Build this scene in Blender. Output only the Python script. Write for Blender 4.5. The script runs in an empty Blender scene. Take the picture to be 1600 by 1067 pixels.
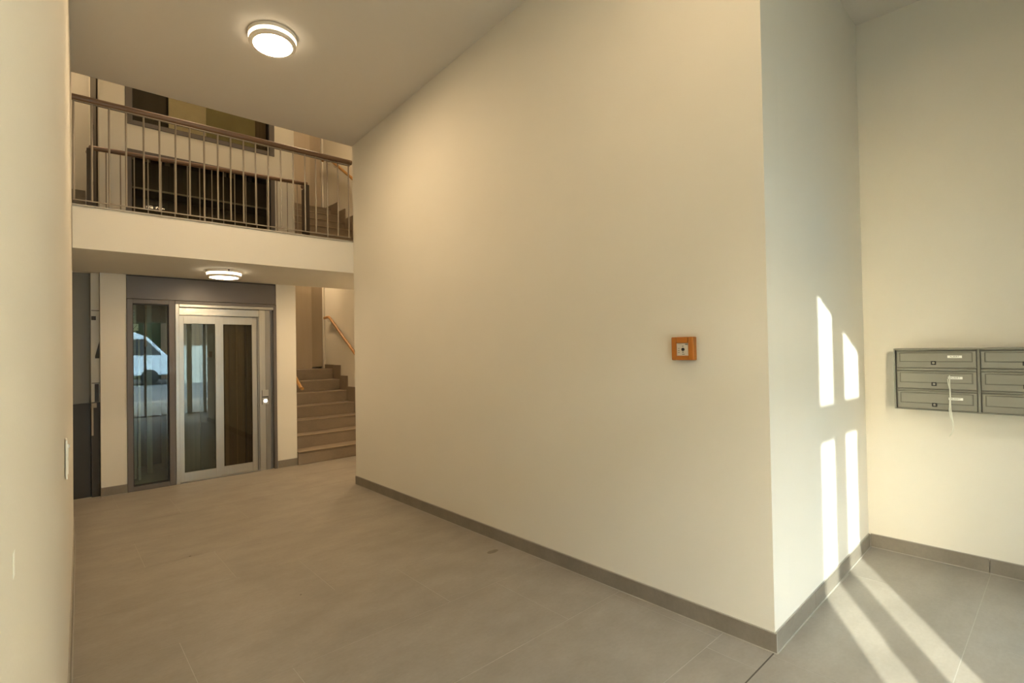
import bpy, math, random
from mathutils import Vector, Matrix
R = math.radians
random.seed(7)
C = bpy.context.scene.collection
SC = bpy.context.scene
K = 1.077            # metres per drawing unit (plan was measured in units of the eye height)

# ------------------------------------------------------------------ camera
cam = bpy.data.cameras.new('camera'); camo = bpy.data.objects.new('camera', cam); C.objects.link(camo)
cam.sensor_width = 36.0; cam.lens = 796.53 / 1600 * 36.0
cam.clip_start = 0.005; cam.clip_end = 300
yaw, pitch, roll = 0.7379, 0.0135, -0.017
fw = Vector((math.sin(yaw)*math.cos(pitch), math.cos(yaw)*math.cos(pitch), math.sin(pitch)))
rt = Vector((math.cos(yaw), -math.sin(yaw), 0)); up = rt.cross(fw)
rt, up = rt*math.cos(roll)+up*math.sin(roll), -rt*math.sin(roll)+up*math.cos(roll)
m = Matrix((rt, up, -fw)).transposed().to_4x4()
m.translation = Vector((0, 0, 1.43*K)); camo.matrix_world = m
SC.camera = camo

# ------------------------------------------------------------------ sky, sun, exposure
SUN_DIR = Vector((0.846, 0.533, -0.341)).normalized()      # the way the sunlight travels
w = bpy.data.worlds.new('sky'); SC.world = w; w.use_nodes = True
nt = w.node_tree; bg = nt.nodes['Background']
sky = nt.nodes.new('ShaderNodeTexSky'); sky.sky_type = 'NISHITA'; sky.sun_disc = False
sky.sun_elevation = R(18.8); sky.sun_rotation = math.atan2(-SUN_DIR.x, -SUN_DIR.y)
sky.air_density = 1.0; sky.dust_density = 2.5
mixc = nt.nodes.new('ShaderNodeMix'); mixc.data_type = 'RGBA'; mixc.inputs[0].default_value = 0.55
nt.links.new(sky.outputs[0], mixc.inputs[6]); mixc.inputs[7].default_value = (2.72, 3.28, 3.6, 1)
nt.links.new(mixc.outputs[2], bg.inputs[0]); bg.inputs[1].default_value = 2.0
sl = bpy.data.lights.new('sun', 'SUN'); so = bpy.data.objects.new('sun', sl); C.objects.link(so)
so.rotation_euler = SUN_DIR.to_track_quat('-Z', 'Y').to_euler(); sl.energy = 6.6; sl.angle = R(0.53); sl.color = (0.98, 1.0, 0.93)
so.location = (-8, -6, 9)
vs = SC.view_settings
vs.view_transform = 'Standard'; vs.look = 'None'; vs.gamma = 1; vs.use_curve_mapping = False; vs.exposure = 1.6
LAMP_COL = (1.0, 0.735, 0.455)
LAMP_HALL, LAMP_LOW, LAMP_UP, LAMP_STAIR = 72, 29, 18, 34

# ------------------------------------------------------------------ materials
def mat(name, col, rough=0.5, metal=0.0, noise=0.0, nscale=4.0, bump=0.0, bscale=60.0, stretch=(1,1,1), spec=0.5, detail=4.0):
    m = bpy.data.materials.new(name); m.use_nodes = True; n = m.node_tree.nodes; l = m.node_tree.links
    b = n['Principled BSDF']; b.inputs['Roughness'].default_value = rough; b.inputs['Metallic'].default_value = metal
    b.inputs['Specular IOR Level'].default_value = spec
    b.inputs['Base Color'].default_value = (*col, 1)
    if noise or bump:
        tc = n.new('ShaderNodeTexCoord'); mp = n.new('ShaderNodeMapping'); mp.inputs['Scale'].default_value = stretch
        l.new(tc.outputs['Object'], mp.inputs[0])
    if noise:
        t = n.new('ShaderNodeTexNoise'); t.inputs['Scale'].default_value = nscale; t.inputs['Detail'].default_value = detail
        l.new(mp.outputs[0], t.inputs['Vector'])
        r = n.new('ShaderNodeMapRange'); r.inputs[1].default_value = 0.3; r.inputs[2].default_value = 0.7
        r.inputs[3].default_value = 1-noise; r.inputs[4].default_value = 1+noise
        l.new(t.outputs[0], r.inputs[0])
        x = n.new('ShaderNodeMix'); x.data_type = 'RGBA'; x.blend_type = 'MULTIPLY'; x.inputs[0].default_value = 1
        x.inputs[6].default_value = (*col, 1); l.new(r.outputs[0], x.inputs[7]); l.new(x.outputs[2], b.inputs['Base Color'])
    if bump:
        t2 = n.new('ShaderNodeTexNoise'); t2.inputs['Scale'].default_value = bscale; t2.inputs['Detail'].default_value = 3
        l.new(mp.outputs[0], t2.inputs['Vector'])
        bp = n.new('ShaderNodeBump'); bp.inputs['Strength'].default_value = bump; bp.inputs['Distance'].default_value = 0.004
        l.new(t2.outputs[0], bp.inputs['Height']); l.new(bp.outputs[0], b.inputs['Normal'])
    return m
def glass(name, tint=(0.9, 0.95, 0.92), ior=1.5):
    m = bpy.data.materials.new(name); m.use_nodes = True; n = m.node_tree.nodes; l = m.node_tree.links
    n.remove(n['Principled BSDF']); out = n['Material Output']
    t = n.new('ShaderNodeBsdfTransparent'); t.inputs[0].default_value = (*tint, 1)
    g = n.new('ShaderNodeBsdfGlossy'); g.inputs['Roughness'].default_value = 0.0; g.inputs[0].default_value = (1, 1, 1, 1)
    f = n.new('ShaderNodeFresnel'); ge = n.new('ShaderNodeNewGeometry')      # both faces of the thin pane reflect alike
    r = n.new('ShaderNodeMapRange'); r.inputs[3].default_value = ior; r.inputs[4].default_value = 1/ior
    l.new(ge.outputs['Backfacing'], r.inputs[0]); l.new(r.outputs[0], f.inputs[0])
    x = n.new('ShaderNodeMixShader'); l.new(f.outputs[0], x.inputs[0]); l.new(t.outputs[0], x.inputs[1]); l.new(g.outputs[0], x.inputs[2])
    l.new(x.outputs[0], out.inputs[0]); return m
def emit(name, col, s):
    m = bpy.data.materials.new(name); m.use_nodes = True; b = m.node_tree.nodes['Principled BSDF']
    b.inputs['Base Color'].default_value = (0.8, 0.8, 0.75, 1); b.inputs['Emission Color'].default_value = (*col, 1); b.inputs['Emission Strength'].default_value = s
    return m
def tile_mat(name, a, b_, rough=0.5):
    m = bpy.data.materials.new(name); m.use_nodes = True; n = m.node_tree.nodes; l = m.node_tree.links
    b = n['Principled BSDF']; b.inputs['Roughness'].default_value = rough; b.inputs['Specular IOR Level'].default_value = 0.35
    g = n.new('ShaderNodeNewGeometry')
    mp = n.new('ShaderNodeMapping'); mp.inputs['Scale'].default_value = (1.0, 1.7, 1.4); l.new(g.outputs['Position'], mp.inputs[0])
    t = n.new('ShaderNodeTexNoise'); t.inputs['Scale'].default_value = 2.6; t.inputs['Detail'].default_value = 7; t.inputs['Roughness'].default_value = 0.62
    l.new(mp.outputs[0], t.inputs['Vector'])
    r = n.new('ShaderNodeValToRGB'); r.color_ramp.elements[0].position = 0.36; r.color_ramp.elements[1].position = 0.66
    r.color_ramp.elements[0].color = (*a, 1); r.color_ramp.elements[1].color = (*b_, 1)
    l.new(t.outputs[0], r.inputs[0])
    t2 = n.new('ShaderNodeTexNoise'); t2.inputs['Scale'].default_value = 38; t2.inputs['Detail'].default_value = 4; l.new(mp.outputs[0], t2.inputs['Vector'])
    x = n.new('ShaderNodeMix'); x.data_type = 'RGBA'; x.blend_type = 'OVERLAY'; x.inputs[0].default_value = 0.10
    l.new(r.outputs[0], x.inputs[6]); l.new(t2.outputs[0], x.inputs[7]); l.new(x.outputs[2], b.inputs['Base Color'])
    return m

M = dict(
    paint=mat('cream_paint', (0.66, 0.627, 0.543), 0.85, noise=0.012, nscale=1.5, bump=0.10, bscale=140, spec=0.25),
    ceil=mat('ceiling_paint', (0.61, 0.565, 0.49), 0.9, noise=0.012, nscale=1.2, bump=0.06, bscale=120, spec=0.2),
    tile=tile_mat('beige_grey_tile', (0.225, 0.198, 0.160), (0.275, 0.243, 0.198), 0.42),
    skirt=tile_mat('skirting_tile', (0.175, 0.152, 0.119), (0.215, 0.188, 0.148), 0.5),
    step=tile_mat('stair_tile', (0.205, 0.157, 0.108), (0.24, 0.188, 0.132), 0.5),
    nosing=mat('stair_nosing', (0.33, 0.255, 0.165), 0.45, noise=0.05),
    grout=mat('light_grout', (0.355, 0.33, 0.28), 0.9, noise=0.04, nscale=30),
    darkjoint=mat('dark_joint', (0.07, 0.06, 0.045), 0.9, noise=0.1, nscale=30),
    taupe=mat('taupe_steel_paint', (0.120, 0.105, 0.092), 0.42, noise=0.03, nscale=8, spec=0.5),
    header=mat('taupe_header_paint', (0.130, 0.113, 0.099), 0.38, noise=0.03, nscale=6, spec=0.5),
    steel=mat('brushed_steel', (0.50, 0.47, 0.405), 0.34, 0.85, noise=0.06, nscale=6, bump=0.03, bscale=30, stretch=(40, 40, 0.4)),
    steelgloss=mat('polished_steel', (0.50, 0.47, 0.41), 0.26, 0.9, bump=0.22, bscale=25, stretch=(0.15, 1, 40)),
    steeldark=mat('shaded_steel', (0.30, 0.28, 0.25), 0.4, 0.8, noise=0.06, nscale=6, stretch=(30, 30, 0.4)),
    rubber=mat('black_gasket', (0.012, 0.011, 0.010), 0.6, noise=0.1, nscale=20),
    pane=glass('clear_pane', (0.80, 0.86, 0.82)),
    pane_side=glass('coated_pane', (0.80, 0.86, 0.82), 1.62),
    pane_dark=glass('smoked_pane', (0.72, 0.68, 0.58)),
    pane_soft=glass('matt_pane', (0.86, 0.84, 0.77), 1.12),
    pane_door=glass('entrance_pane', (0.95, 0.97, 0.95)),
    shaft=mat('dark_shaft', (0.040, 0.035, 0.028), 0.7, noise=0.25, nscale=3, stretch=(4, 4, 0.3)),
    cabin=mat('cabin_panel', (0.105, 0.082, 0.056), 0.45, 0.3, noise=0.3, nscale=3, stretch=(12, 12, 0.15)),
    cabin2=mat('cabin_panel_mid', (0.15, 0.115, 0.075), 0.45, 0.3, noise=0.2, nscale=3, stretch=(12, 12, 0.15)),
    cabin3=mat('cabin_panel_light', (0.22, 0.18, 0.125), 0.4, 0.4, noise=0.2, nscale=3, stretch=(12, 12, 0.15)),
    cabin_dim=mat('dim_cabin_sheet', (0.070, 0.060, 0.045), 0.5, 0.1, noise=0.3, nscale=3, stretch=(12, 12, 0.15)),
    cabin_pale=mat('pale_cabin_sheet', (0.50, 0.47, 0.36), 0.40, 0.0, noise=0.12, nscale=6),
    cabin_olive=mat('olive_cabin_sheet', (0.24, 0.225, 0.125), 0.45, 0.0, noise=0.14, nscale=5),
    rail=mat('guide_rail_steel', (0.36, 0.33, 0.26), 0.4, 0.3, noise=0.12, nscale=5, stretch=(10, 10, 0.5)),
    railbrown=mat('guide_rail_brown', (0.26, 0.15, 0.07), 0.45, 0.2, noise=0.1),
    whiteplate=mat('white_bracket', (0.72, 0.72, 0.66), 0.5, noise=0.05),
    wood_dk=mat('brown_wood_rail', (0.145, 0.078, 0.038), 0.38, noise=0.16, nscale=5, stretch=(1, 12, 12), bump=0.05),
    wood_or=mat('oak_rail', (0.36, 0.178, 0.045), 0.42, noise=0.16, nscale=5, stretch=(10, 1, 10), bump=0.05),
    bar=mat('grey_rail_paint', (0.26, 0.222, 0.17), 0.4, 0.2, noise=0.04, nscale=10),
    box=mat('grey_mailbox_paint', (0.215, 0.207, 0.168), 0.42, 0.1, noise=0.02, nscale=6, spec=0.45),
    boxdark=mat('mailbox_gap', (0.10, 0.095, 0.07), 0.6, noise=0.05),
    white=mat('white_plastic', (0.80, 0.80, 0.73), 0.4, noise=0.02),
    ink=mat('grey_ink', (0.10, 0.12, 0.09), 0.6, noise=0.05),
    black=mat('black_plastic', (0.015, 0.014, 0.012), 0.4, noise=0.1),
    chrome=mat('lock_nickel', (0.62, 0.58, 0.50), 0.3, 0.9, noise=0.03),
    orange=mat('orange_housing', (0.37, 0.120, 0.011), 0.38, noise=0.06, nscale=14, spec=0.5),
    panelw=mat('white_panel', (0.60, 0.55, 0.47), 0.35, noise=0.04, nscale=40),
    lampbody=mat('lamp_trim', (0.82, 0.76, 0.66), 0.4, 0.0, noise=0.02),
    cord=mat('white_cord', (0.62, 0.62, 0.52), 0.6, noise=0.05),
    beigepanel=mat('beige_panel', (0.40, 0.325, 0.23), 0.5, noise=0.03, nscale=3, stretch=(6, 6, 0.4)),
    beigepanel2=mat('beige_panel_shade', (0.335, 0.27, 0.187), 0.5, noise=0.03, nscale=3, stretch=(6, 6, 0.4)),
    greypanel=mat('grey_door_panel', (0.165, 0.150, 0.112), 0.45, noise=0.05, nscale=2),
    darkpanel=mat('charcoal_panel', (0.030, 0.025, 0.019), 0.5, noise=0.08, nscale=3),
    darkwood=mat('dark_brown_frame', (0.035, 0.024, 0.013), 0.5, noise=0.15, nscale=6),
    asphalt=mat('asphalt', (0.13, 0.13, 0.13), 0.9, noise=0.15, nscale=20),
    paving=mat('pale_paving', (0.42, 0.40, 0.35), 0.85, noise=0.08, nscale=6),
    render_=mat('pale_render', (0.62, 0.60, 0.53), 0.9, noise=0.03, nscale=2),
    brownwall=mat('brown_facade', (0.22, 0.14, 0.08), 0.85, noise=0.10, nscale=3),
    vanwhite=mat('van_paint', (0.62, 0.70, 0.78), 0.25, noise=0.02, nscale=2),
    vanglass=mat('van_glass', (0.03, 0.035, 0.04), 0.08, noise=0.02),
    frame_w=mat('white_door_frame', (0.66, 0.66, 0.62), 0.4, noise=0.02),
    leaf=mat('dark_foliage', (0.045, 0.055, 0.02), 0.8, noise=0.4, nscale=4),
    stain=mat('floor_stain', (0.165, 0.138, 0.104), 0.6, noise=0.2, nscale=30),
)

# ------------------------------------------------------------------ mesh helpers
class MB:
    def __init__(s): s.v = []; s.f = []; s.mi = []; s.cur = 0
    def quad_mesh(s, vs, fs):
        o = len(s.v); s.v += [tuple(p) for p in vs]
        for f in fs: s.f.append(tuple(i+o for i in f)); s.mi.append(s.cur)
    def box(s, x0, x1, y0, y1, z0, z1):
        if x1 < x0: x0, x1 = x1, x0
        if y1 < y0: y0, y1 = y1, y0
        if z1 < z0: z0, z1 = z1, z0
        s.quad_mesh([(x0,y0,z0),(x1,y0,z0),(x1,y1,z0),(x0,y1,z0),(x0,y0,z1),(x1,y0,z1),(x1,y1,z1),(x0,y1,z1)],
            [(3,2,1,0),(4,5,6,7),(0,1,5,4),(1,2,6,5),(2,3,7,6),(3,0,4,7)]); return s
    def prism(s, poly, z0, z1):
        a = sum(poly[i][0]*poly[(i+1)%len(poly)][1]-poly[(i+1)%len(poly)][0]*poly[i][1] for i in range(len(poly)))
        if a < 0: poly = poly[::-1]
        n = len(poly); fb = z0 if callable(z0) else (lambda x, y: z0); ft = z1 if callable(z1) else (lambda x, y: z1)
        vs = [(x, y, fb(x, y)) for x, y in poly]+[(x, y, ft(x, y)) for x, y in poly]
        s.quad_mesh(vs, [tuple(range(n))[::-1], tuple(range(n, 2*n))]+[(i, (i+1)%n, n+(i+1)%n, n+i) for i in range(n)]); return s
    def ring_xz(s, x0, x1, z0, z1, ix0, ix1, iz0, iz1, y0, y1):        # rectangular frame in an x-z plane
        s.box(x0, ix0, y0, y1, z0, z1); s.box(ix1, x1, y0, y1, z0, z1)
        s.box(ix0, ix1, y0, y1, z0, iz0); s.box(ix0, ix1, y0, y1, iz1, z1); return s
    def ring_yz(s, y0, y1, z0, z1, iy0, iy1, iz0, iz1, x0, x1):
        s.box(x0, x1, y0, iy0, z0, z1); s.box(x0, x1, iy1, y1, z0, z1)
        s.box(x0, x1, iy0, iy1, z0, iz0); s.box(x0, x1, iy0, iy1, iz1, z1); return s
    def tube(s, path, r, n=10, sq=1.0):
        P = [Vector(p) for p in path]; rings = []
        for i, p in enumerate(P):
            d = (P[min(i+1, len(P)-1)]-P[max(i-1, 0)]).normalized()
            a = Vector((0, 0, 1)) if abs(d.z) < 0.9 else Vector((1, 0, 0))
            u = d.cross(a).normalized(); v_ = u.cross(d).normalized()
            rings.append([p+u*(r*math.cos(2*math.pi*k/n))+v_*(r*sq*math.sin(2*math.pi*k/n)) for k in range(n)])
        vs = [q for g in rings for q in g]; fs = []
        for i in range(len(P)-1):
            for k in range(n): fs.append((i*n+k, i*n+(k+1)%n, (i+1)*n+(k+1)%n, (i+1)*n+k))
        fs.append(tuple(range(n))[::-1]); fs.append(tuple((len(P)-1)*n+k for k in range(n)))
        s.quad_mesh(vs, fs); return s
    def lathe(s, prof, n=40, T=None):                                # profile of (radius, z); T turns it into place
        vs = []
        for r, z in prof:
            for k in range(n):
                q = Vector((r*math.cos(2*math.pi*k/n), r*math.sin(2*math.pi*k/n), z)); vs.append(T @ q if T else q)
        fs = []
        for i in range(len(prof)-1):
            for k in range(n): fs.append((i*n+k, i*n+(k+1)%n, (i+1)*n+(k+1)%n, (i+1)*n+k))
        if prof[0][0] > 1e-6: fs.append(tuple(range(n))[::-1])
        if prof[-1][0] > 1e-6: fs.append(tuple((len(prof)-1)*n+k for k in range(n)))
        s.quad_mesh(vs, fs); return s
    def build(s, name, mats, parent=None, bevel=0.0, smooth=False, origin=None):
        if not isinstance(mats, (list, tuple)): mats = [mats]
        if parent is not None:
            q = parent; org = Vector((0, 0, 0))
            while q is not None: org += Vector(q.location)/K; q = q.parent
        else:
            xs, ys, zs = zip(*s.v)
            org = Vector(origin) if origin else Vector(((min(xs)+max(xs))/2, (min(ys)+max(ys))/2, min(zs)))
        me = bpy.data.meshes.new(name)
        me.from_pydata([((x-org.x)*K, (y-org.y)*K, (z-org.z)*K) for x, y, z in s.v], [], s.f)
        for mt in mats: me.materials.append(mt)
        if len(mats) > 1: me.polygons.foreach_set('material_index', s.mi)
        if smooth: me.polygons.foreach_set('use_smooth', [True]*len(me.polygons))
        me.update(); o = bpy.data.objects.new(name, me); C.objects.link(o)
        if parent is not None: o.parent = parent
        else: o.location = org*K
        if bevel:
            b = o.modifiers.new('bevel', 'BEVEL'); b.width = bevel; b.segments = 2; b.limit_method = 'ANGLE'; b.angle_limit = R(40)
        if smooth:
            e = o.modifiers.new('split', 'EDGE_SPLIT'); e.split_angle = R(35)
        return o
def thing(name, label, cat, loc, group=None):
    o = bpy.data.objects.new(name, None); C.objects.link(o); o.location = Vector(loc)*K; o.empty_display_size = 0.1
    return tag(o, label, cat, group)
def tag(o, label=None, cat=None, group=None, kind=None):
    if label: o['label'] = label
    if cat: o['category'] = cat
    if group: o['group'] = group
    if kind: o['kind'] = kind
    return o
def S_(o): o['kind'] = 'structure'; return o
def dup(root, loc, label=None):
    r = root.copy(); C.objects.link(r); r.location = Vector(loc)*K
    if label: r['label'] = label
    for ch in root.children:
        c = ch.copy(); C.objects.link(c); c.parent = r
        for g in ch.children: d = g.copy(); C.objects.link(d); d.parent = c
    return r
def bx(name, m, dims, parent=None, bevel=0.0): return MB().box(*dims).build(name, m, parent, bevel)

# ------------------------------------------------------------------ plan (drawing units)
Y0, Y1, YG, YL, ZS, ZB, HB = 0.9587, 5.215, 5.220, 6.634, 2.6179, 2.2726, 3.6855
YD = -1.0                                               # inner face of the entrance front
def XL_(y): return 0.1443+0.0345*(y-5.473)              # left wall face
def X1_(y): return 2.4893-0.0105*(y-Y0)                 # long wall face
def XM_(y): return 4.2674-0.0134*(y-Y0)                 # letter box wall face
def YJ_(x): return Y0+0.0202*(x-2.4893)                 # return wall face
def ZC(x, y): return 3.9771-0.0766*(y-Y0)               # sloping ceiling underside

# ------------------------------------------------------------------ walls, floor base, ceilings
LE = 5.473
floor = S_(MB().box(-1.2, 4.6, -1.35, 8.9, -0.25, -0.0006).build('floor', M['grout']))
wl = S_(MB().prism([(XL_(YD), YD), (XL_(YG), YG), (XL_(YG)-0.25, YG), (XL_(YD)-0.25, YD)], 0, ZC).build('wall_left', M['paint']))
S_(MB().prism([(XL_(YG), YG), (XL_(LE), LE), (XL_(LE)-0.25, LE), (XL_(YG)-0.25, YG)], 0, 6.2).build('wall_left', M['paint']))
S_(MB().prism([(X1_(Y0), Y0), (X1_(Y1), Y1), (X1_(Y1)+0.2, Y1), (2.69, YJ_(2.69))], 0, ZC).build('wall_right', M['paint']))
S_(MB().prism([(2.69, YJ_(2.69)), (XM_(Y0+.04), YJ_(4.267)), (XM_(Y0), 1.2), (2.69, 1.2)], 0, HB).build('wall_return', M['paint']))
S_(MB().prism([(XM_(YD), YD), (XM_(1.2), 1.2), (XM_(1.2)+0.2, 1.2), (XM_(YD)+0.2, YD)], 0, HB).build('wall_letterbox', M['paint']))
S_(MB().prism([(XL_(YD)-.25, YD), (2.489, YD), (2.489, Y0), (X1_(YG)+.2, YG), (XL_(YG)-.25, YG)], ZC, lambda x, y: ZC(x, y)+0.25).build('ceiling', M['ceil']))
S_(MB().box(2.492, 4.5, YD, 1.2, HB, 4.35).build('ceiling', M['ceil']))
# gallery slab with its front face
S_(MB().box(XL_(YG)+.003, 3.45, YG, YL-.001, ZB, ZS-.012).build('slab_gallery', M['paint']))
S_(MB().box(XL_(YG)+.003, X1_(YG), YG-.012, YG+.25, ZS-.012, ZS).build('trim_1', M['grout']))
S_(MB().box(XL_(YG)+.003, 3.44, YG+.25, YL-.001, ZS-.012, ZS).build('floor_gallery', M['step']))
# stair well walls
S_(MB().box(3.45, 3.62, Y1, 9.0, 0, 6.2).build('wall_stair', M['paint']))
S_(MB().box(X1_(Y1)+.2, 3.45, Y1-.15, Y1, 0, 6.2).build('wall_stair', M['paint']))
S_(MB().box(-1.0, 3.45, 8.62, 8.8, 0, 6.2).build('wall_back', M['paint']))
S_(MB().box(-1.0, -0.85, LE, 8.62, 0, 6.2).build('wall_side', M['paint']))
S_(MB().box(-1.0, XL_(LE)-.25, LE-.12, LE, 0, 6.2).build('wall_side', M['paint']))
S_(MB().box(-1.0, X1_(YG)+.2, YG-.2, YG-.02, ZC(0, YG)+.25, 6.2).build('wall_over_ceiling', M['paint']))
S_(MB().box(-1.0, 3.62, YG-.2, 8.8, 6.2, 6.4).build('ceiling', M['ceil']))
# the lift core: front skin with openings, sides
f = MB()
for z0, z1 in ((0, ZB), (ZS, 6.2)):
    f.box(0.388, 0.602, YL, YL+.12, z0, z1); f.box(2.089, 2.325, YL, YL+.12, z0, z1)
f.box(0.602, 2.089, YL, YL+.12, 3.603, 3.862); f.box(0.602, 2.089, YL, YL+.12, 5.45, 6.2)
f.box(0.388, 2.325, YL, YL+.12, ZB, ZS)
S_(f.build('wall_core', M['paint']))
S_(MB().box(2.205, 2.325, YL+.12, 8.3, 0, 6.2).build('wall_core', M['paint']))
S_(MB().box(0.388, 0.508, YL+.12, 8.3, 0, 6.2).build('wall_core', M['paint']))
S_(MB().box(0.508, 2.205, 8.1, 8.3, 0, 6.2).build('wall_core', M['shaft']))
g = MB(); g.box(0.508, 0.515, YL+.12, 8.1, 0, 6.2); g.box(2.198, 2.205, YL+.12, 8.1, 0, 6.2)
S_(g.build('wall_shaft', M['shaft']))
# closed niche left of the lift, under the far flight
S_(bx('trim_2', M['darkpanel'], (XL_(LE)-.3, 0.314, 6.72, 6.76, 0, 0.945)))
S_(bx('trim_3', M['greypanel'], (-0.85, 0.318, 6.76, 6.80, 0.0, ZB)))
nj = S_(MB().box(0.318, 0.386, 6.70, 6.76, 0.955, ZB).build('trim_4', M['paint']))
S_(MB().box(0.318, 0.386, 6.69, 6.76, 0.0, 0.95).build('trim_5', M['darkwood']))
b = MB(); b.box(0.322, 0.384, 6.694, 6.70, 1.145, 1.152); b.box(0.322, 0.384, 6.694, 6.70, 1.885, 1.891); b.box(0.322, 0.358, 6.692, 6.70, 1.79, 1.83)
b.box(0.345, 0.378, 6.692, 6.70, 0.957, 1.14)
b.prism([(0.350, 6.691), (0.384, 6.691), (0.384, 6.70), (0.350, 6.70)], 1.40, lambda x, y: 1.40+ (x-.345)*4.5); b.build('latch_plate', M['darkwood'], nj)
b = MB(); b.box(0.318, 0.36, 6.684, 6.69, 0.90, 0.948); b.box(0.318, 0.334, 6.684, 6.69, 0.62, 0.90); b.build('edge_strip', M['beigepanel2'], bpy.data.objects['trim_5'])
# dark frame on the core's flank upstairs, skirting of the landing seen past it
df = S_(MB().box(0.374, 0.387, 6.80, 7.75, ZS, 6.1).build('trim_6', M['darkwood']))
b = MB(); b.box(0.366, 0.374, 7.2, 7.32, 3.30, 3.34); b.box(0.366, 0.374, 7.2, 7.32, 3.92, 3.97); b.build('hinge', M['black'], df)
S_(MB().box(-0.85, 0.36, 8.60, 8.62, 3.40, 3.575).build('baseboard_landing', M['skirt']))
# panels closing the stair head
for dz, z1 in ((0, ZB+1.2), (ZS, 6.1)):
    z0 = 1.148+dz
    dr = S_(MB().box(2.35, 3.237, 8.50, 8.56, z0+.002, z1).build('door_1', M['beigepanel']))
    S_(MB().box(3.240, 3.425, 8.525, 8.58, z0+.03, z1).build('door_1', M['beigepanel2']))
    S_(MB().box(3.428, 3.449, 8.47, 8.618, z0+.002, z1).build('trim_7', M['paint']))

# ------------------------------------------------------------------ floor tiles
def clip(poly, a, b_, c):                       # keep a*x+b*y<=c
    out = []
    for i in range(len(poly)):
        p, q = poly[i], poly[(i+1)%len(poly)]; dp, dq = a*p[0]+b_*p[1]-c, a*q[0]+b_*q[1]-c
        if dp <= 0: out.append(p)
        if dp*dq < 0: t = dp/(dp-dq); out.append((p[0]+t*(q[0]-p[0]), p[1]+t*(q[1]-p[1])))
    return out
def halfplane(p, q):                            # keep the left of p->q
    dx, dy = q[0]-p[0], q[1]-p[1]; return (dy, -dx, dy*p[0]-dx*p[1])
rows = [-1.0, -0.235, 0.367, 0.9605, 1.1985, 1.815, 2.405, 3.01, 3.613, 4.216, 4.82, 5.423, 6.03, 6.632]
joint = {2: 3.66, 5: 2.02, 6: 0.475, 1: 3.25, 0: 2.85, 3: 2.30, 4: 2.41, 7: 0.06+1.206*0, 8: 0.88, 9: 0.475, 10: 0.07, 11: 0.88, 12: 0.475}
LT = 1.206; gp = 0.0017
for r in range(len(rows)-1):
    ya, yb = rows[r]+gp, rows[r+1]-gp
    x = joint[r]-LT*8
    while x < 4.6:
        cells = []
        t = [(x+gp, ya), (x+LT-gp, ya), (x+LT-gp, yb), (x+gp, yb)]
        hl = halfplane((XL_(YD)+.001, YD), (XL_(LE)+.001, LE)); t0 = t
        if ya < LE: t = clip(t, -hl[0], -hl[1], -hl[2]) if False else clip(t, *[v for v in (-1, 0.0345, -(XL_(0)+.002))])
        else: t = clip(t, -1, 0, 0.8)
        if t:
            if ya < Y0-.1:
                a = clip(t, 1, 0.0134, XM_(0)-.002)
                if r == 2:
                    a2 = clip(a, 1, 0, 2.49) if a else []; b2 = clip(a, -1, 0, -2.49) if a else []
                    cells += [a2]
                    q = [(p[0], YJ_(p[0])-.002 if p[1] > .9 else p[1]) for p in b2]
                    cells += [q]
                    if a2 and b2:                 # one tile that bends round the corner stays one piece
                        cells = [a]
                else: cells.append(a)
            elif ya < Y1-.5: cells.append(clip(t, 1, 0.0105, X1_(0)-.002))
            else: cells.append(clip(t, 1, 0, 3.44))
        for c in cells:
            if len(c) < 3: continue
            area = abs(sum(c[i][0]*c[(i+1)%len(c)][1]-c[(i+1)%len(c)][0]*c[i][1] for i in range(len(c))))/2
            if area < 0.003: continue
            MB().prism(c, -0.0006, 0.0).build('tile', M['tile'], floor)
        x += LT
MB().box(XL_(1)+.01, 2.487, 0.9575, 0.9635, -0.0005, 0.0006).build('expansion_joint', M['darkjoint'], floor)
st = MB(); st.lathe([(0.0001, 0.0006), (0.028, 0.0004), (0.030, 0.0)], 16, Matrix.Translation((2.314, 2.784, 0)) @ Matrix.Diagonal((1.6, 0.8, 1, 1))); st.build('stain', M['stain'], floor)

for q_, x_, y_ in ((.005, 0.735, 4.228), (.004, 1.095, 3.092)): MB().lathe([(.0001, .0016), (q_*.7, .0012), (q_, 0)], 8, Matrix.Translation((x_, y_, 0)) @ Matrix.Diagonal((1.6, .7, 1, 1))).build('crumb', M['darkjoint'], floor)
# ------------------------------------------------------------------ baseboards: tiles along a wall line
BH = 0.0887
def baseboard(name, p, q, joints=None, cap=True, th=0.011):
    p, q = Vector((p[0], p[1], 0)), Vector((q[0], q[1], 0)); d = (q-p); L = d.length; d.normalize(); n = Vector((-d.y, d.x, 0))   # room on the left of p->q
    def piece(mb, s0, s1, z0, z1, t0, t1):
        a, b_ = p+d*s0, p+d*s1
        mb.prism([((a+n*t0).x, (a+n*t0).y), ((b_+n*t0).x, (b_+n*t0).y), ((b_+n*t1).x, (b_+n*t1).y), ((a+n*t1).x, (a+n*t1).y)], z0, z1)
    base = MB(); piece(base, 0, L, 0.0005, BH+0.003, 0.0005, th*.55); piece(base, 0, L, 0.0005, 0.004, th*.55, th+.004)
    o = S_(base.build(name, M['grout']))
    js = joints if joints is not None else [i*0.603 for i in range(int(L/0.603)+1)]
    js = sorted([0]+[j for j in js if 0.02 < j < L-0.02]+[L])
    for a, b_ in zip(js, js[1:]):
        t = MB(); piece(t, a+.0012, b_-.0012, 0.0042, BH, th*.5, th); t.build('tile', M['skirt'], o)
    return o
baseboard('baseboard_right', (X1_(Y0), Y0-.011), (X1_(Y1), Y1), [y-Y0 for y in rows[4:11]][1::2]+[1.815-Y0])
baseboard('baseboard_return', (XM_(Y0)-.012, YJ_(4.267)), (X1_(Y0)-.011, Y0), [1.206])
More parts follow.
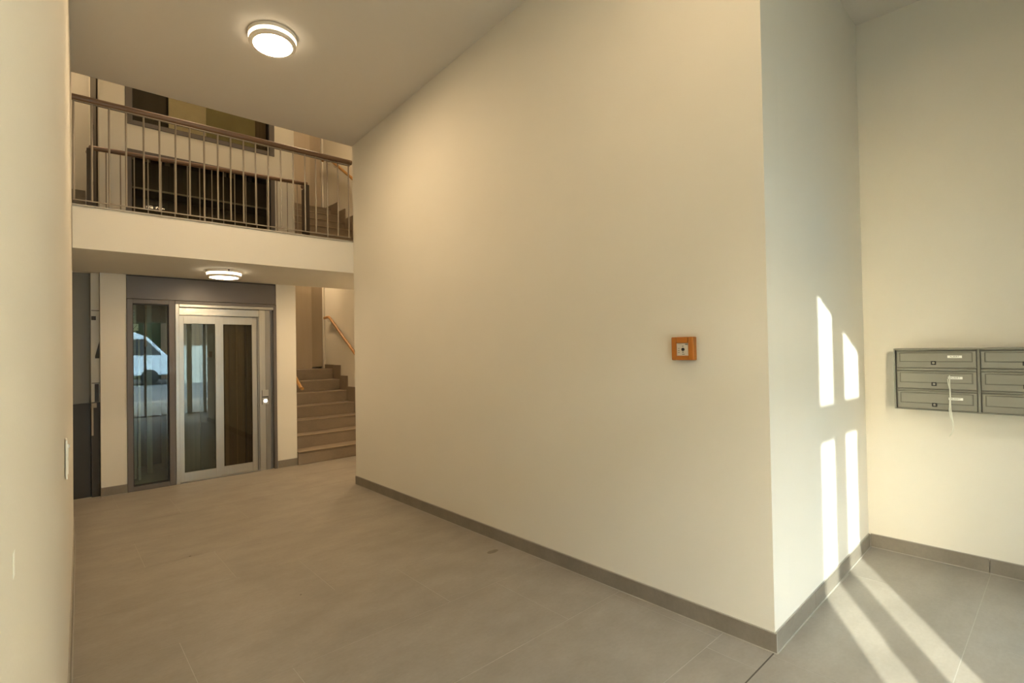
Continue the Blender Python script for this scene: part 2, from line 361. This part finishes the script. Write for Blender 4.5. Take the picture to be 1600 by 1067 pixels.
baseboard('baseboard_letterbox', (XM_(YD), YD), (XM_(Y0+.03), Y0+.024), [1.372, .166])
baseboard('baseboard_left', (XL_(LE), LE), (XL_(YD), YD))
baseboard('baseboard_core', (0.600, YL), (0.388, YL), []); baseboard('baseboard_core', (2.325, YL), (2.093, YL), [])
baseboard('baseboard_stair', (3.45, Y1), (3.45, 6.55), [])

# ------------------------------------------------------------------ staircases
YS, RZ, TY, NS = 6.60, 0.164, 0.255, 7
def stair(z0, label, first=True):
    t = thing('staircase', label, 'stairs', (2.88, YS, z0), 'tiled stair flights')
    for i in range(NS):
        y = YS+TY*i; z = z0+RZ*(i+1)
        ya = y if i else y+.0
        MB().box(2.328, 3.434, y+.006, y+.03, z0+RZ*i+.001, z-.019).build('riser', M['step'], t)
        tr = MB().box(2.328, 3.434, y, (y+TY+.03 if i < NS-1 else 8.615), z-.018, z).build('tread', M['step'], t, bevel=.003)
        MB().box(2.330, 3.432, y-.003, y+.012, z-.005, z+.001).build('nosing', M['nosing'], tr)
        top = z+RZ+.06 if i < NS-1 else z+.065
        y1 = y+TY if i < NS-1 else 8.52
        MB().box(3.436, 3.449, y-.012, y1-.014, z0+RZ*i, top).build('skirting_tile', M['step'], t)
    # solid waist of the flight
    u = MB(); th = .20
    pts = [(YS+.03, z0-.0), (YS+TY*(NS-1)+.03, z0+RZ*(NS-1)), (8.61, z0+RZ*(NS-1)), (8.61, z0+RZ*(NS-1)-.18), (YS+TY*(NS-1)+.1, z0+RZ*(NS-1)-.18), (YS+.25, z0-.0 if z0 < 1 else z0-.12)]
    vs = [(2.330, a, c) for a, c in pts]+[(3.43, a, c) for a, c in pts]; n = len(pts)
    u.quad_mesh(vs, [tuple(range(n)), tuple(range(n, 2*n))[::-1]]+[(i, n+i, n+(i+1)%n, (i+1)%n) for i in range(n)])
    u.build('waist_slab', M['paint'], t)
    return t
stair(0.002, 'tiled staircase rising behind the long wall on the ground floor, right of the lift')
stair(ZS, 'upper tiled staircase seen through the gallery balusters at the right')

def handrail(dz, label):
    t = thing('stair_handrail', label, 'handrail', (3.40, 8.14, 2.0+dz), 'oak handrails on the right stair wall')
    p = [(3.385, 8.33, 1.985+dz), (3.385, 8.16, 1.992+dz), (3.385, 8.10, 1.965+dz), (3.385, 6.62, 1.013+dz)]
    MB().tube(p, 0.022, 12).build('rail', M['wood_or'], t, smooth=True)
    for y in (8.20, 7.90, 6.9):
        z = 1.99+dz if y > 8.1 else 1.965+dz-(8.10-y)*.643
        b_ = MB(); b_.tube([(3.385, y, z-.02), (3.385, y, z-.055), (3.40, y, z-.07), (3.449, y, z-.07)], .006, 8); b_.lathe([(0.0001, 0), (.022, 0), (.022, .006), (0.0001, .006)], 14, Matrix.Translation((3.449, y, z-.07)) @ Matrix.Rotation(-math.pi/2, 4, 'Y'))
        b_.build('bracket', M['chrome'], t, smooth=True)
    return t
handrail(0, 'oak handrail on the right stair wall of the ground floor flight')
handrail(ZS, 'oak handrail on the right stair wall of the upper flight')
t = thing('stair_handrail', 'short end of an oak handrail peeking past the white pier right of the lift', 'handrail', (2.39, 6.6, 0.97))
MB().tube([(2.378, 6.58, 0.965), (2.378, 6.625, 0.972), (2.378, 6.67, 1.002), (2.378, 8.05, 1.89)], 0.020, 12).build('rail', M['wood_or'], t, smooth=True)
for y in (6.85, 7.8):
    z = 1.005+(y-6.66)*.643
    MB().tube([(2.378, y, z-.018), (2.378, y, z-.05), (2.328, y, z-.06)], .006, 8).build('bracket', M['chrome'], t, smooth=True)

# ------------------------------------------------------------------ gallery railings
def rod(x, y, z0, z1, r=.0072): return MB().tube([(x, y, z0), (x, y, z1)], r, 8)
yr = YG+.012
fr = thing('gallery_railing', 'front railing of the gallery, brown wooden handrail over thin grey balusters', 'railing', (1.3, yr, ZS), 'gallery railings')
MB().tube([(XL_(YG)+.005, yr, 3.462), (X1_(YG)-.005, yr, 3.474)], .026, 14).build('handrail', M['wood_dk'], fr, smooth=True)
MB().box(XL_(YG)+.01, 2.425, yr-.006, yr+.006, 2.652, 2.660).build('bottom_rail', M['bar'], fr)
MB().box(XL_(YG)+.01, 2.42, yr-.010, yr+.010, 3.432, 3.440).build('top_flat', M['bar'], fr)
xs = [.150, .261, .370, .480, .599, .710, .826, .932, 1.044, 1.153, 1.259, 1.367, 1.474, 1.588, 1.705, 1.823, 1.941, 2.052, 2.172, 2.287, 2.406]
for i, x in enumerate(xs):
    rod(x, yr, ZS+.001 if i in (2, 8, 13, 18) else 2.655, 3.45).build('baluster', M['bar'], fr, smooth=True)
yb = 6.42
rr = thing('gallery_railing', 'rear guard railing in front of the upper lift glass, behind the front balusters', 'railing', (1.35, yb, ZS), 'gallery railings')
MB().tube([(0.302, YL-.06, 3.462), (0.302, yb, 3.462), (2.405, yb, 3.535), (2.405, YL-.06, 3.535)], .024, 12).build('handrail', M['wood_dk'], rr, smooth=True)
b = MB(); b.box(.305, 2.40, yb-.006, yb+.006, 2.655, 2.665); b.build('bottom_rail', M['bar'], rr)
for x in (.302, 2.405):
    p_ = MB(); p_.box(x-.022, x+.022, yb-.02, yb+.02, ZS+.001, 3.45 if x < 1 else 3.52); p_.build('post', M['darkwood'], rr)
    b = MB(); b.box(x-.012, x+.012, yb+.03, YL-.06, ZS+.06, 3.44 if x < 1 else 3.49); b.build('side_panel', M['darkwood'], rr)
for x in [.429, .543, .654, .770, .884, 1.004, 1.121, 1.236, 1.354, 1.468, 1.584, 1.701, 1.818, 1.932, 2.047, 2.166, 2.285]:
    rod(x, yb, 2.66, 3.46+(x-.3)*.033, .0055).build('baluster', M['bar'], rr, smooth=True)
for x in (.543, 1.004, 1.584, 2.047, 2.166): rod(x, yb, ZS+.001, 2.66, .0055).build('foot', M['bar'], rr)

# ------------------------------------------------------------------ the lift, ground floor
lf = thing('passenger_lift', 'glazed passenger lift with two steel framed glass door leaves under the gallery', 'lift', (1.35, YL, 0))
bx('header_panel', M['header'], (.604, 2.083, YL-.008, YL+.06, 2.022, 2.258), lf)
bx('shadow_gap', M['rubber'], (.604, 2.083, YL+.0, YL+.06, 2.259, 2.271), lf)
MB().ring_xz(.604, 1.029, .001, 2.018, .652, .971, .049, 1.971, YL-.012, YL+.06).build('side_frame', M['taupe'], lf, bevel=.003)
MB().ring_xz(.653, .970, .050, 1.970, .660, .963, .060, 1.960, YL+.002, YL+.05).build('gasket', M['rubber'], lf)
bx('side_pane', M['pane_side'], (.660, .963, YL+.022, YL+.030, .060, 1.960), lf)
b = MB(); b.box(1.030, 2.088, YL-.012, YL+.09, 1.984, 2.018); b.box(2.054, 2.088, YL-.012, YL+.09, .001, 1.984); b.build('portal_frame', M['taupe'], lf, bevel=.003)
b = MB(); b.box(1.030, 1.066, YL-.016, YL+.10, .001, 1.983); b.box(1.066, 2.053, YL-.016, YL+.10, 1.950, 1.983); b.build('door_frame', M['steel'], lf, bevel=.004)
bx('track_cover', M['steelgloss'], (1.068, 1.890, YL+.006, YL+.09, 1.862, 1.944), lf, .003)
def leaf(x0, x1, gx0, gx1, dy):
    l = MB().ring_xz(x0, x1, .012, 1.858, gx0, gx1, .112, 1.768, YL+dy, YL+dy+.028).build('door_leaf', M['steel'], lf, bevel=.002)
    bx('glass_pane', M['pane_dark'] if dy > .03 else M['pane_side'], (gx0+.001, gx1-.001, YL+dy+.010, YL+dy+.016, .113, 1.767), l)
leaf(1.068, 1.473, 1.112, 1.421, .012); leaf(1.462, 1.876, 1.512, 1.821, .046)
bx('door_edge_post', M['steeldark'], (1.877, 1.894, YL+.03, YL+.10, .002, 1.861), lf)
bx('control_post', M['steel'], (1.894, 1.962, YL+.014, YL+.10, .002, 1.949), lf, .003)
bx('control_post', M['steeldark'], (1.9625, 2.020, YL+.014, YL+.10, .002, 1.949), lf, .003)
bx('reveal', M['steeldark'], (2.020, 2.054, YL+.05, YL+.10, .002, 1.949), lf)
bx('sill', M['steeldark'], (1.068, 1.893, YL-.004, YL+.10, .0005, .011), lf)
cp = MB(); cp.box(1.922, 1.992, YL+.008, YL+.0138, .800, .975); cp = cp.build('call_plate', M['steel'], lf, bevel=.002)
b = MB(); b.box(1.926, 1.982, YL+.004, YL+.0082, .884, .896); b.box(1.920, 1.923, YL+.006, YL+.0135, .80, .97); b.box(1.985, 1.990, YL+.004, YL+.008, .84, .90); b.build('slot', M['black'], cp)
TB = Matrix.Translation((1.957, YL+.008, .842)) @ Matrix.Rotation(math.pi/2, 4, 'X')
MB().lathe([(.022, 0), (.022, .004), (.016, .005), (.014, .003), (.0001, .003)], 20, TB).build('call_button', emit('button_light', (1, .97, .88), 1.1), cp, smooth=True)
b = MB(); b.box(1.952, 1.962, YL+.0035, YL+.0046, .841, .843); b.build('button_mark', M['ink'], cp)
# what stands in the shaft behind the glass
for x, w_, mt, dy, z0, z1 in ((.665, .075, 'rail', .55, .02, 6.0), (.80, .018, 'railbrown', .35, 1.52, 6.0), (.86, .05, 'rail', .75, .02, 6.0), (1.02, .05, 'rail', .5, .02, 6.0), (.745, .02, 'rail', .45, .02, 1.6),
                      (1.60, .03, 'rail', .35, .02, 6.0), (1.70, .05, 'railbrown', .5, .02, 6.0), (1.95, .04, 'rail', .6, .02, 6.0)):
    bx('guide_rail', M[mt], (x, x+w_, YL+dy, YL+dy+.03, z0, z1), lf)
wp = bx('bracket_plate', M['whiteplate'], (.655, .745, YL+.40, YL+.42, 1.70, 1.775), lf)
b = MB()
for i in range(9): bx('plate_hole', M['black'], (.664+.009*i, .669+.009*i, YL+.396, YL+.3998, 1.715+.013*((i*5) % 4), 1.726+.013*((i*5) % 4)), wp)
for q, z in ((.68, 1.86), (.715, 1.86), (.68, 1.895), (.715, 1.895), (.69, 1.93), (.72, 1.93)): MB().lathe([(.0001, 0), (.006, 0), (.006, .01), (.0001, .01)], 8, Matrix.Translation((q, YL+.545, z)) @ Matrix.Rotation(math.pi/2, 4, 'X')).build('bolt', M['chrome'], lf)
b = MB(); b.box(1.06, 2.10, YL+.24, YL+.27, .03, .18); b.box(1.06, 2.10, YL+.24, YL+.27, 1.80, 2.2); b.box(1.06, 1.12, YL+.24, YL+.27, .18, 1.8); b.box(1.86, 2.10, YL+.24, YL+.27, .18, 1.8)
b.box(1.06, 1.08, YL+.27, YL+1.2, .03, 2.2); b.box(2.08, 2.10, YL+.27, YL+1.2, .03, 2.2); b.box(1.06, 2.10, YL+1.18, YL+1.2, .03, 2.2); b.box(1.06, 2.10, YL+.27, YL+1.2, .03, .06); b.box(1.06, 2.10, YL+.27, YL+1.2, 2.17, 2.2)
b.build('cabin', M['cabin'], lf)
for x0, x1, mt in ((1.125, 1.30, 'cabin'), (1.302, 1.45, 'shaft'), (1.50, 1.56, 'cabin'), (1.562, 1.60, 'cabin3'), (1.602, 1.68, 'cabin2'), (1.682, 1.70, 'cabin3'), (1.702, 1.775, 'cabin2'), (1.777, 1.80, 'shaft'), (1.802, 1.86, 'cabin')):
    bx('cabin_streak', M[mt], (x0, x1, YL+.20, YL+.225, .03, 2.0), lf)  # brightness streaks behind the leaf glass, given as strips of differing tone

# glazed shaft panes on the upper floor
def shaft_window(z0, z1, label, bt):
    t = thing('shaft_window', label, 'window', (1.35, YL, z0), 'glazed panes of the lift shaft')
    MB().ring_xz(.604, 2.087, z0, z1, .604+bt, 2.087-bt, z0+bt*.8, z1-bt*.8, YL-.010, YL+.06).build('frame', M['taupe'], t, bevel=.003)
    MB().ring_xz(.604+bt, 2.087-bt, z0+bt*.8, z1-bt*.8, .612+bt, 2.079-bt, z0+bt*.8+.008, z1-bt*.8-.008, YL+.005, YL+.04).build('gasket', M['rubber'], t)
    bx('pane', M['pane_soft'], (.612+bt, 2.079-bt, YL+.02, YL+.028, z0+bt*.8+.008, z1-bt*.8-.008), t)
    return t
w1 = shaft_window(ZS+.001, 3.601, 'lower dark glazed pane of the lift shaft, behind both gallery railings', .048)
bx('cross_beam', M['rubber'], (.52, 2.19, YL+.25, YL+.30, 3.17, 3.25), w1); bx('cross_beam', M['rail'], (.52, 2.19, YL+.25, YL+.28, 3.26, 3.275), w1)
bx('cross_beam', M['rubber'], (.52, 2.19, YL+.25, YL+.30, 2.70, 2.80), w1)
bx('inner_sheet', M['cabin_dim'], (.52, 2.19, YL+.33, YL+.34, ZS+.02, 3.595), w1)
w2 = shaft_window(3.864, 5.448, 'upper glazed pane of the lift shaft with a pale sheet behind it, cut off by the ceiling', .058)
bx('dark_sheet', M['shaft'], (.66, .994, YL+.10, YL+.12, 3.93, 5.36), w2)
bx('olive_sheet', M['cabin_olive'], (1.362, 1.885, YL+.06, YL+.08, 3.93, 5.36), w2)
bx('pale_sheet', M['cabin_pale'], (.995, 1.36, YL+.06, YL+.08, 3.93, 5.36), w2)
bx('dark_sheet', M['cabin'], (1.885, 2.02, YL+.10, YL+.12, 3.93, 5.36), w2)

# ------------------------------------------------------------------ round ceiling lamps
def lamp(label, loc, tilt, strength, rad):
    t = thing('ceiling_lamp', label, 'lamp', loc, 'round ceiling lamps')
    s = rad/.165
    T = Matrix.Translation(Vector(loc)) @ Matrix.Rotation(tilt, 4, 'X') @ Matrix.Diagonal((s, s, -s, 1))      # z grows downwards from the ceiling
    def L(prof, name, m_):
        mb = MB(); mb.lathe(prof[::-1], 48, T); return mb.build(name, m_, t, smooth=True)
    e = emit('lamp_glow', LAMP_COL, strength); eb = emit('lamp_glow_band', (1, .84, .62), 2.6)
    L([(.0001, .002), (.166, .002), (.166, .024), (.164, .027), (.0001, .027)], 'base', M['lampbody'])
    L([(.0001, .0275), (.157, .0275), (.159, .034), (.158, .0495), (.0001, .0495)], 'glow_band', eb)
    L([(.140, .050), (.158, .050), (.160, .057), (.155, .070), (.139, .073)], 'trim_ring', M['lampbody'])
    L([(.1385, .053), (.1385, .072), (.10, .077), (.05, .080), (.0001, .081)], 'diffuser', e)
    return t
lamp('round glowing lamp on the sloping hall ceiling, the larger one near the top', (1.225, 3.905, ZC(0, 3.905)), math.atan(-.0766), LAMP_HALL, .165)
lamp('lamp on the hall ceiling nearer the entrance, above the picture', (1.50, 1.05, ZC(0, 1.05)), math.atan(-.0766), LAMP_HALL*.50, .165)
l2 = lamp('round glowing lamp under the gallery above the lift door', (1.33, 5.82, ZB), 0, LAMP_LOW, .163)
MB().lathe([(.0001, 0), (.008, 0), (.008, .012), (.0001, .012)], 10, Matrix.Translation((1.335, 5.665, ZB-.013)) @ Matrix.Rotation(math.pi/2, 4, 'X')).build('screw', M['darkwood'], l2)
lamp('added lamp on the stairwell ceiling high above the gallery, out of the picture', (1.30, 5.95, 6.2), 0, LAMP_UP*3, .165)  # unseen, put in to light the gallery level from above
lamp('added lamp on the soffit hidden behind the end of the long wall', (3.10, 5.92, ZB), 0, LAMP_STAIR*1.2, .165)  # unseen, put in to brighten the lower steps
lamp('lamp under the upper stair landing, hidden by the gallery slab', (2.90, 8.42, ZS+RZ*6-.183), 0, LAMP_STAIR*1.7, .14)
lamp('added lamp over the upper flight by the right stair wall, out of the picture', (2.90, 6.6, 6.2), 0, LAMP_STAIR*2.2, .165)  # unseen, put in to brighten the upper stair wall
lamp('added lamp over the landing left of the lift shaft upstairs, out of the picture', (-.25, 7.7, 6.2), 0, LAMP_UP*3, .165)  # unseen, put in to brighten the upstairs wall on the left

# ------------------------------------------------------------------ manual call point on the long wall
xw = X1_(1.35); xf = xw-.046
al = thing('manual_call_point', 'orange manual call point box with a small white panel on the long wall', 'alarm', (xw, 1.370, 1.353))
b = MB(); b.ring_yz(1.310, 1.4305, 1.353, 1.4745, 1.336, 1.403, 1.377, 1.442, xf, xf+.014); b.box(xf+.014, xw-.001, 1.310, 1.4305, 1.353, 1.4745)
hs = b.build('housing', M['orange'], al, bevel=.005)
bx('seam', M['darkwood'], (xf+.020, xf+.0212, 1.3092, 1.3102, 1.357, 1.471), al)
pn = bx('white_window', M['panelw'], (xf+.008, xf+.0139, 1.3365, 1.4025, 1.3775, 1.4415), al)
MB().lathe([(.0085, 0), (.0085, .004), (.007, .006), (.0001, .006)], 20, Matrix.Translation((xf+.0079, 1.367, 1.4095)) @ Matrix.Rotation(-math.pi/2, 4, 'Y')).build('push_button', M['black'], pn, smooth=True)
b = MB()
b.box(xf+.0072, xf+.0079, 1.340, 1.355, 1.433, 1.438)
for z in (1.424, 1.393): b.box(xf+.0072, xf+.0079, 1.364, 1.372, z, z+.004)
for q in range(3): b.box(xf+.0072, xf+.0079, 1.387, 1.396, 1.392+.011*q, 1.3945+.011*q)
b.box(xf+.0072, xf+.0079, 1.359, 1.373, 1.383, 1.386)
b.build('print', M['ink'], pn)

# ------------------------------------------------------------------ letter boxes
def text_mesh(s, size):
    cu = bpy.data.curves.new('t', 'FONT'); cu.body = s; cu.size = size; cu.align_x = 'CENTER'; cu.align_y = 'CENTER'; cu.resolution_u = 2
    o = bpy.data.objects.new('t', cu); C.objects.link(o)
    me = bpy.data.meshes.new_from_object(o.evaluated_get(bpy.context.evaluated_depsgraph_get()))
    vs = [tuple(v.co) for v in me.vertices]; fs = [tuple(p.vertices) for p in me.polygons]
    bpy.data.objects.remove(o); bpy.data.curves.remove(cu); bpy.data.meshes.remove(me); return vs, fs
MD = .14; xm = XM_(.5); xq = xm-MD; k_ = (xm-MD)/(xm-.09)
yk = lambda y: y*k_
zk = lambda z: 1.43+(z-1.43)*k_
mbx = thing('mailbox_unit', 'grey wall-mounted unit of letter boxes, three rows in two columns', 'mailbox', (xm, .38, zk(.986)))
yT, yB = yk(.808), yk(-.032); zt, zb_ = zk(1.385), zk(.986); ymid = yk(.3885)
b = MB(); b.box(xq+.02, xm-.001, yB, yT, zb_, zt); b.build('carcass', M['box'], mbx)
b = MB(); b.ring_yz(yB, yT, zb_, zt, yB+.008, yT-.008, zb_+.006, zt-.010, xq-.010, xq+.0195); b.build('frame', M['box'], mbx, bevel=.0015)
bx('centre_stile', M['box'], (xq-.002, xq+.0195, ymid-.006, ymid+.006, zb_+.006, zt-.010), mbx, .002)
rowz = [(1.2605, 1.3665), (1.1225, 1.2395), (.990, 1.1115)]
rowz = [(zk(1.261), zk(1.366)), (zk(1.126), zk(1.237)), (zk(.9935), zk(1.1065))]
vt, ft_ = text_mesh('ALBERT', .0135)
for ci, (ya, yb2) in enumerate(((ymid+.010, yT-.014), (yB+.014, ymid-.010))):
    for ri, (za, zb2) in enumerate(rowz):
        b = MB(); b.box(xq+.002, xq+.019, ya, yb2, za, zb2)
        d = b.build('mailbox_door', M['box'], mbx, bevel=.003)
        fy0, fy1, fz0, fz1 = ya+.020, yb2-.020, za+.040, zb2-.012
        b = MB(); b.ring_yz(fy0-.004, fy1+.004, fz0-.004, fz1+.004, fy0, fy1, fz0, fz1, xq+.0012, xq+.0022); b.build('flap_gap', M['boxdark'], d)
        bx('flap', M['box'], (xq-.002, xq+.0019, fy0+.001, fy1-.001, fz0+.001, fz1-.001), d, .0015)
        py_ = fy0+.078; pz = (fz0+fz1)/2+.003
        b = MB(); b.prism([(xq-.0045, py_-.034), (xq-.0022, py_-.034), (xq-.0022, py_+.034), (xq-.0045, py_+.034)], pz-.0075, pz+.0075); b.cur = 1
        b.quad_mesh([(xq-.0049, py_-vx, pz+vy) for vx, vy, _ in vt], ft_)
        b.build('name_plate', [M['white'], M['ink']], d)
        ly = ya+.198*((yb2-ya)/.385); lz = za+.030
        b = MB(); b.box(xq-.002, xq+.0019, ly-.0128, ly+.0128, lz-.0120, lz+.0120); b.cur = 1
        b.lathe([(.0062, 0), (.0052, .003), (.0001, .003)], 14, Matrix.Translation((xq-.002, ly, lz)) @ Matrix.Rotation(-math.pi/2, 4, 'Y'))
        b.cur = 0; b.box(xq-.0056, xq-.0049, ly-.0012, ly+.0012, lz-.004, lz+.004)
        b.build('lock', [M['black'], M['chrome']], d)
    if ci == 0: zr = [(rowz[1][1], rowz[0][0]), (rowz[2][1], rowz[1][0])]
    for za, zb2 in zr: bx('shelf_edge', M['box'], (xq+.003, xq+.0195, ya, yb2, za+.006, zb2-.006), mbx, .0015)
cy = lambda y: yk(y)
pts = [(xq-.006, cy(.525), zk(1.214)), (xq-.010, cy(.524), zk(1.19)), (xq-.012, cy(.524), zk(1.15)), (xq-.013, cy(.523), zk(1.08)), (xq-.012, cy(.522), zk(1.00)), (xq-.010, cy(.519), zk(.955)), (xq-.010, cy(.513), zk(.91)), (xq-.011, cy(.513), zk(.88)), (xq-.012, cy(.522), zk(.85)), (xq-.012, cy(.532), zk(.832))]
co = MB().tube(pts, .0034, 6); co.tube([(xq-.012, cy(.533), zk(1.192)), (xq-.014, cy(.531), zk(1.165)), (xq-.013, cy(.526), zk(1.135))], .0026, 6)
co.tube([(xq-.013, cy(.526), zk(1.06)), (xq-.014, cy(.529), zk(1.0)), (xq-.012, cy(.526), zk(.96)), (xq-.011, cy(.518), zk(.93))], .0024, 6)
tag(co.build('cord', M['cord'], smooth=True), 'thin white cord dangling from the middle letter box flap', 'cord')

# ------------------------------------------------------------------ light switch and scuff on the left wall
ys = 2.55
sw = thing('light_switch', 'white double light switch seen edge-on on the left wall', 'switch', (XL_(ys), ys, 1.045))
b = MB(); b.box(XL_(ys)+.001, XL_(ys)+.0075, ys-.038, ys+.038, .972, 1.118); b.build('plate', M['white'], sw, bevel=.003)
for z in (.990, 1.050): bx('rocker', M['white'], (XL_(ys)+.0075, XL_(ys)+.0098, ys-.028, ys+.028, z, z+.052), sw, .002)
bx('indicator', M['steeldark'], (XL_(ys)+.0098, XL_(ys)+.014, ys-.008, ys+.008, 1.086, 1.098), sw)
b = MB(); b.prism([(XL_(.612)+.0002, .612), (XL_(.612)+.0005, .612), (XL_(.626)+.0005, .626), (XL_(.626)+.0002, .626)], 1.240, 1.262); b.build('scuff', M['white'], wl)

# ------------------------------------------------------------------ entrance front behind the camera
fx = thing('entrance_front', 'white framed glazed entrance doors facing the street behind the viewer', 'door', (1.2, YD, 0))
y0_, y1_ = YD-.08, YD
XO = 2.86
b = MB()
for x0, x1 in ((XL_(YD)-.0, -.010), (.362, .432), (.930, 1.05), (1.62, 1.66), (2.46, 2.56), (XO-.06, XO), (3.5, 3.56)): b.box(x0, x1, y0_, y1_, 0.001, 3.30)
b.box(XL_(YD), 3.56, y0_, y1_, 2.165, 2.337); b.box(XL_(YD), 3.56, y0_, y1_, 3.20, 3.30); b.box(XL_(YD), 3.56, y0_, y1_, 0.001, .02)
b.build('frame', M['frame_w'], fx)
lv = MB(); lv.box(.852, .885, y1_-.012, y1_, .022, 2.163); lv.ring_xz(.434, .852, .022, 2.163, .492, .851, .024, 2.16, y0_+.01, y1_-.01); lv.build('door_leaf', M['frame_w'], fx)
for x0, x1 in ((-.010, .362), (.434, .852), (.885, .930), (1.05, 1.62), (1.66, 2.46), (2.56, XO-.06), (XO, 3.5)):  # last pane, right of the doors, added to light the return wall
    bx('glass_pane', M['pane_door'], (x0, x1, YD-.045, YD-.039, .02, 2.165), fx); bx('glass_pane' if x0 < 1 else 'top_light_stop', M['pane_door'] if x0 < 1 else M['frame_w'], (x0, x1, YD-.045, YD-.039, 2.337, 3.20), fx)  # opaque upper panels added to cut the high daylight
bx('fixed_stile', M['frame_w'], (.432, .492, y0_+.01, y1_-.01, 2.337, 3.2), fx)
b = MB(); b.tube([(.465, y1_-.01, 1.0), (.465, y1_+.03, 1.0), (.40, y1_+.03, 1.0)], .009, 8); b.build('door_handle', M['chrome'], fx, smooth=True)
S_(MB().box(3.56, 4.5, y0_, y1_, 0, 4.4).build('wall_front', M['render_']))
S_(MB().box(XL_(YD)-.25, 3.56, y0_, y1_, 3.30, 4.4).build('wall_front', M['render_']))
S_(MB().box(XL_(YD)-2.2, XL_(YD), y0_, y1_, 0, 4.4).build('wall_front', M['render_']))
S_(MB().box(1.03, 1.14, -6.0, y0_, -.02, 3.7).build('wall_sun_block', M['render_']))  # unseen fin added to block the sun and narrow the skylight
S_(MB().box(4.30, 4.5, -6.0, y0_, -.02, 5.2).build('wall_sky_block', M['brownwall']))  # unseen wall added to keep skylight off the left wall
S_(MB().box(-.226, 1.028, -3.4, y0_, 3.10, 3.28).build('roof_canopy', M['render_']))
# street outside, mirrored in the lift glass
S_(MB().box(-40, 40, -6.0, -1.35, -.30, -.02).build('ground_pavement', M['paving']))
S_(MB().box(-40, 40, -45, -6.0, -.30, -.06).build('ground_street', M['asphalt']))
S_(MB().box(5.2, 14, -26, -19, -.06, 9).build('facade_brown', M['brownwall']))
S_(MB().box(-40, 7.5, -27, -25, -.06, 13).build('facade_dark', M['leaf']))
S_(MB().box(4.9, 9, -17.4, -17.1, -.06, 1.85).build('wall_garden', M['render_']))
vn = thing('van', 'pale blue delivery van parked on the street, mirrored in the lift side glass', 'van', (2.0, -17, 0))
side = [(-1.2, .35), (3.7, .35), (3.75, .95), (3.45, 1.15), (2.75, 1.95), (2.35, 2.12), (-1.1, 2.12), (-1.25, 1.9)]
b = MB(); n = len(side); side = [(x*1.2+.25, z*1.18) for x, z in side]; vs = [(x, -17.0, z) for x, z in side]+[(x, -19.0, z) for x, z in side]
b.quad_mesh(vs, [tuple(range(n)), tuple(range(n, 2*n))[::-1]]+[(i, n+i, n+(i+1)%n, (i+1)%n) for i in range(n)]); b.build('body', M['vanwhite'], vn, bevel=.05)
b = MB()
b.quad_mesh([(2.35, -16.985, 1.40), (4.15, -16.985, 1.40), (3.50, -16.985, 2.18), (2.35, -16.985, 2.18)], [(0, 1, 2, 3)]); b.box(.5, 2.1, -16.99, -16.97, 1.42, 2.18); b.build('window', M['vanglass'], vn)
for x in (-.1, 3.65):
    MB().lathe([(.0001, 0), (.20, 0), (.36, .02), (.38, .10), (.36, .2), (.0001, .2)], 24, Matrix.Translation((x, -16.95, .33)) @ Matrix.Rotation(math.pi/2, 4, 'X')).build('wheel', M['black'], vn, smooth=True)
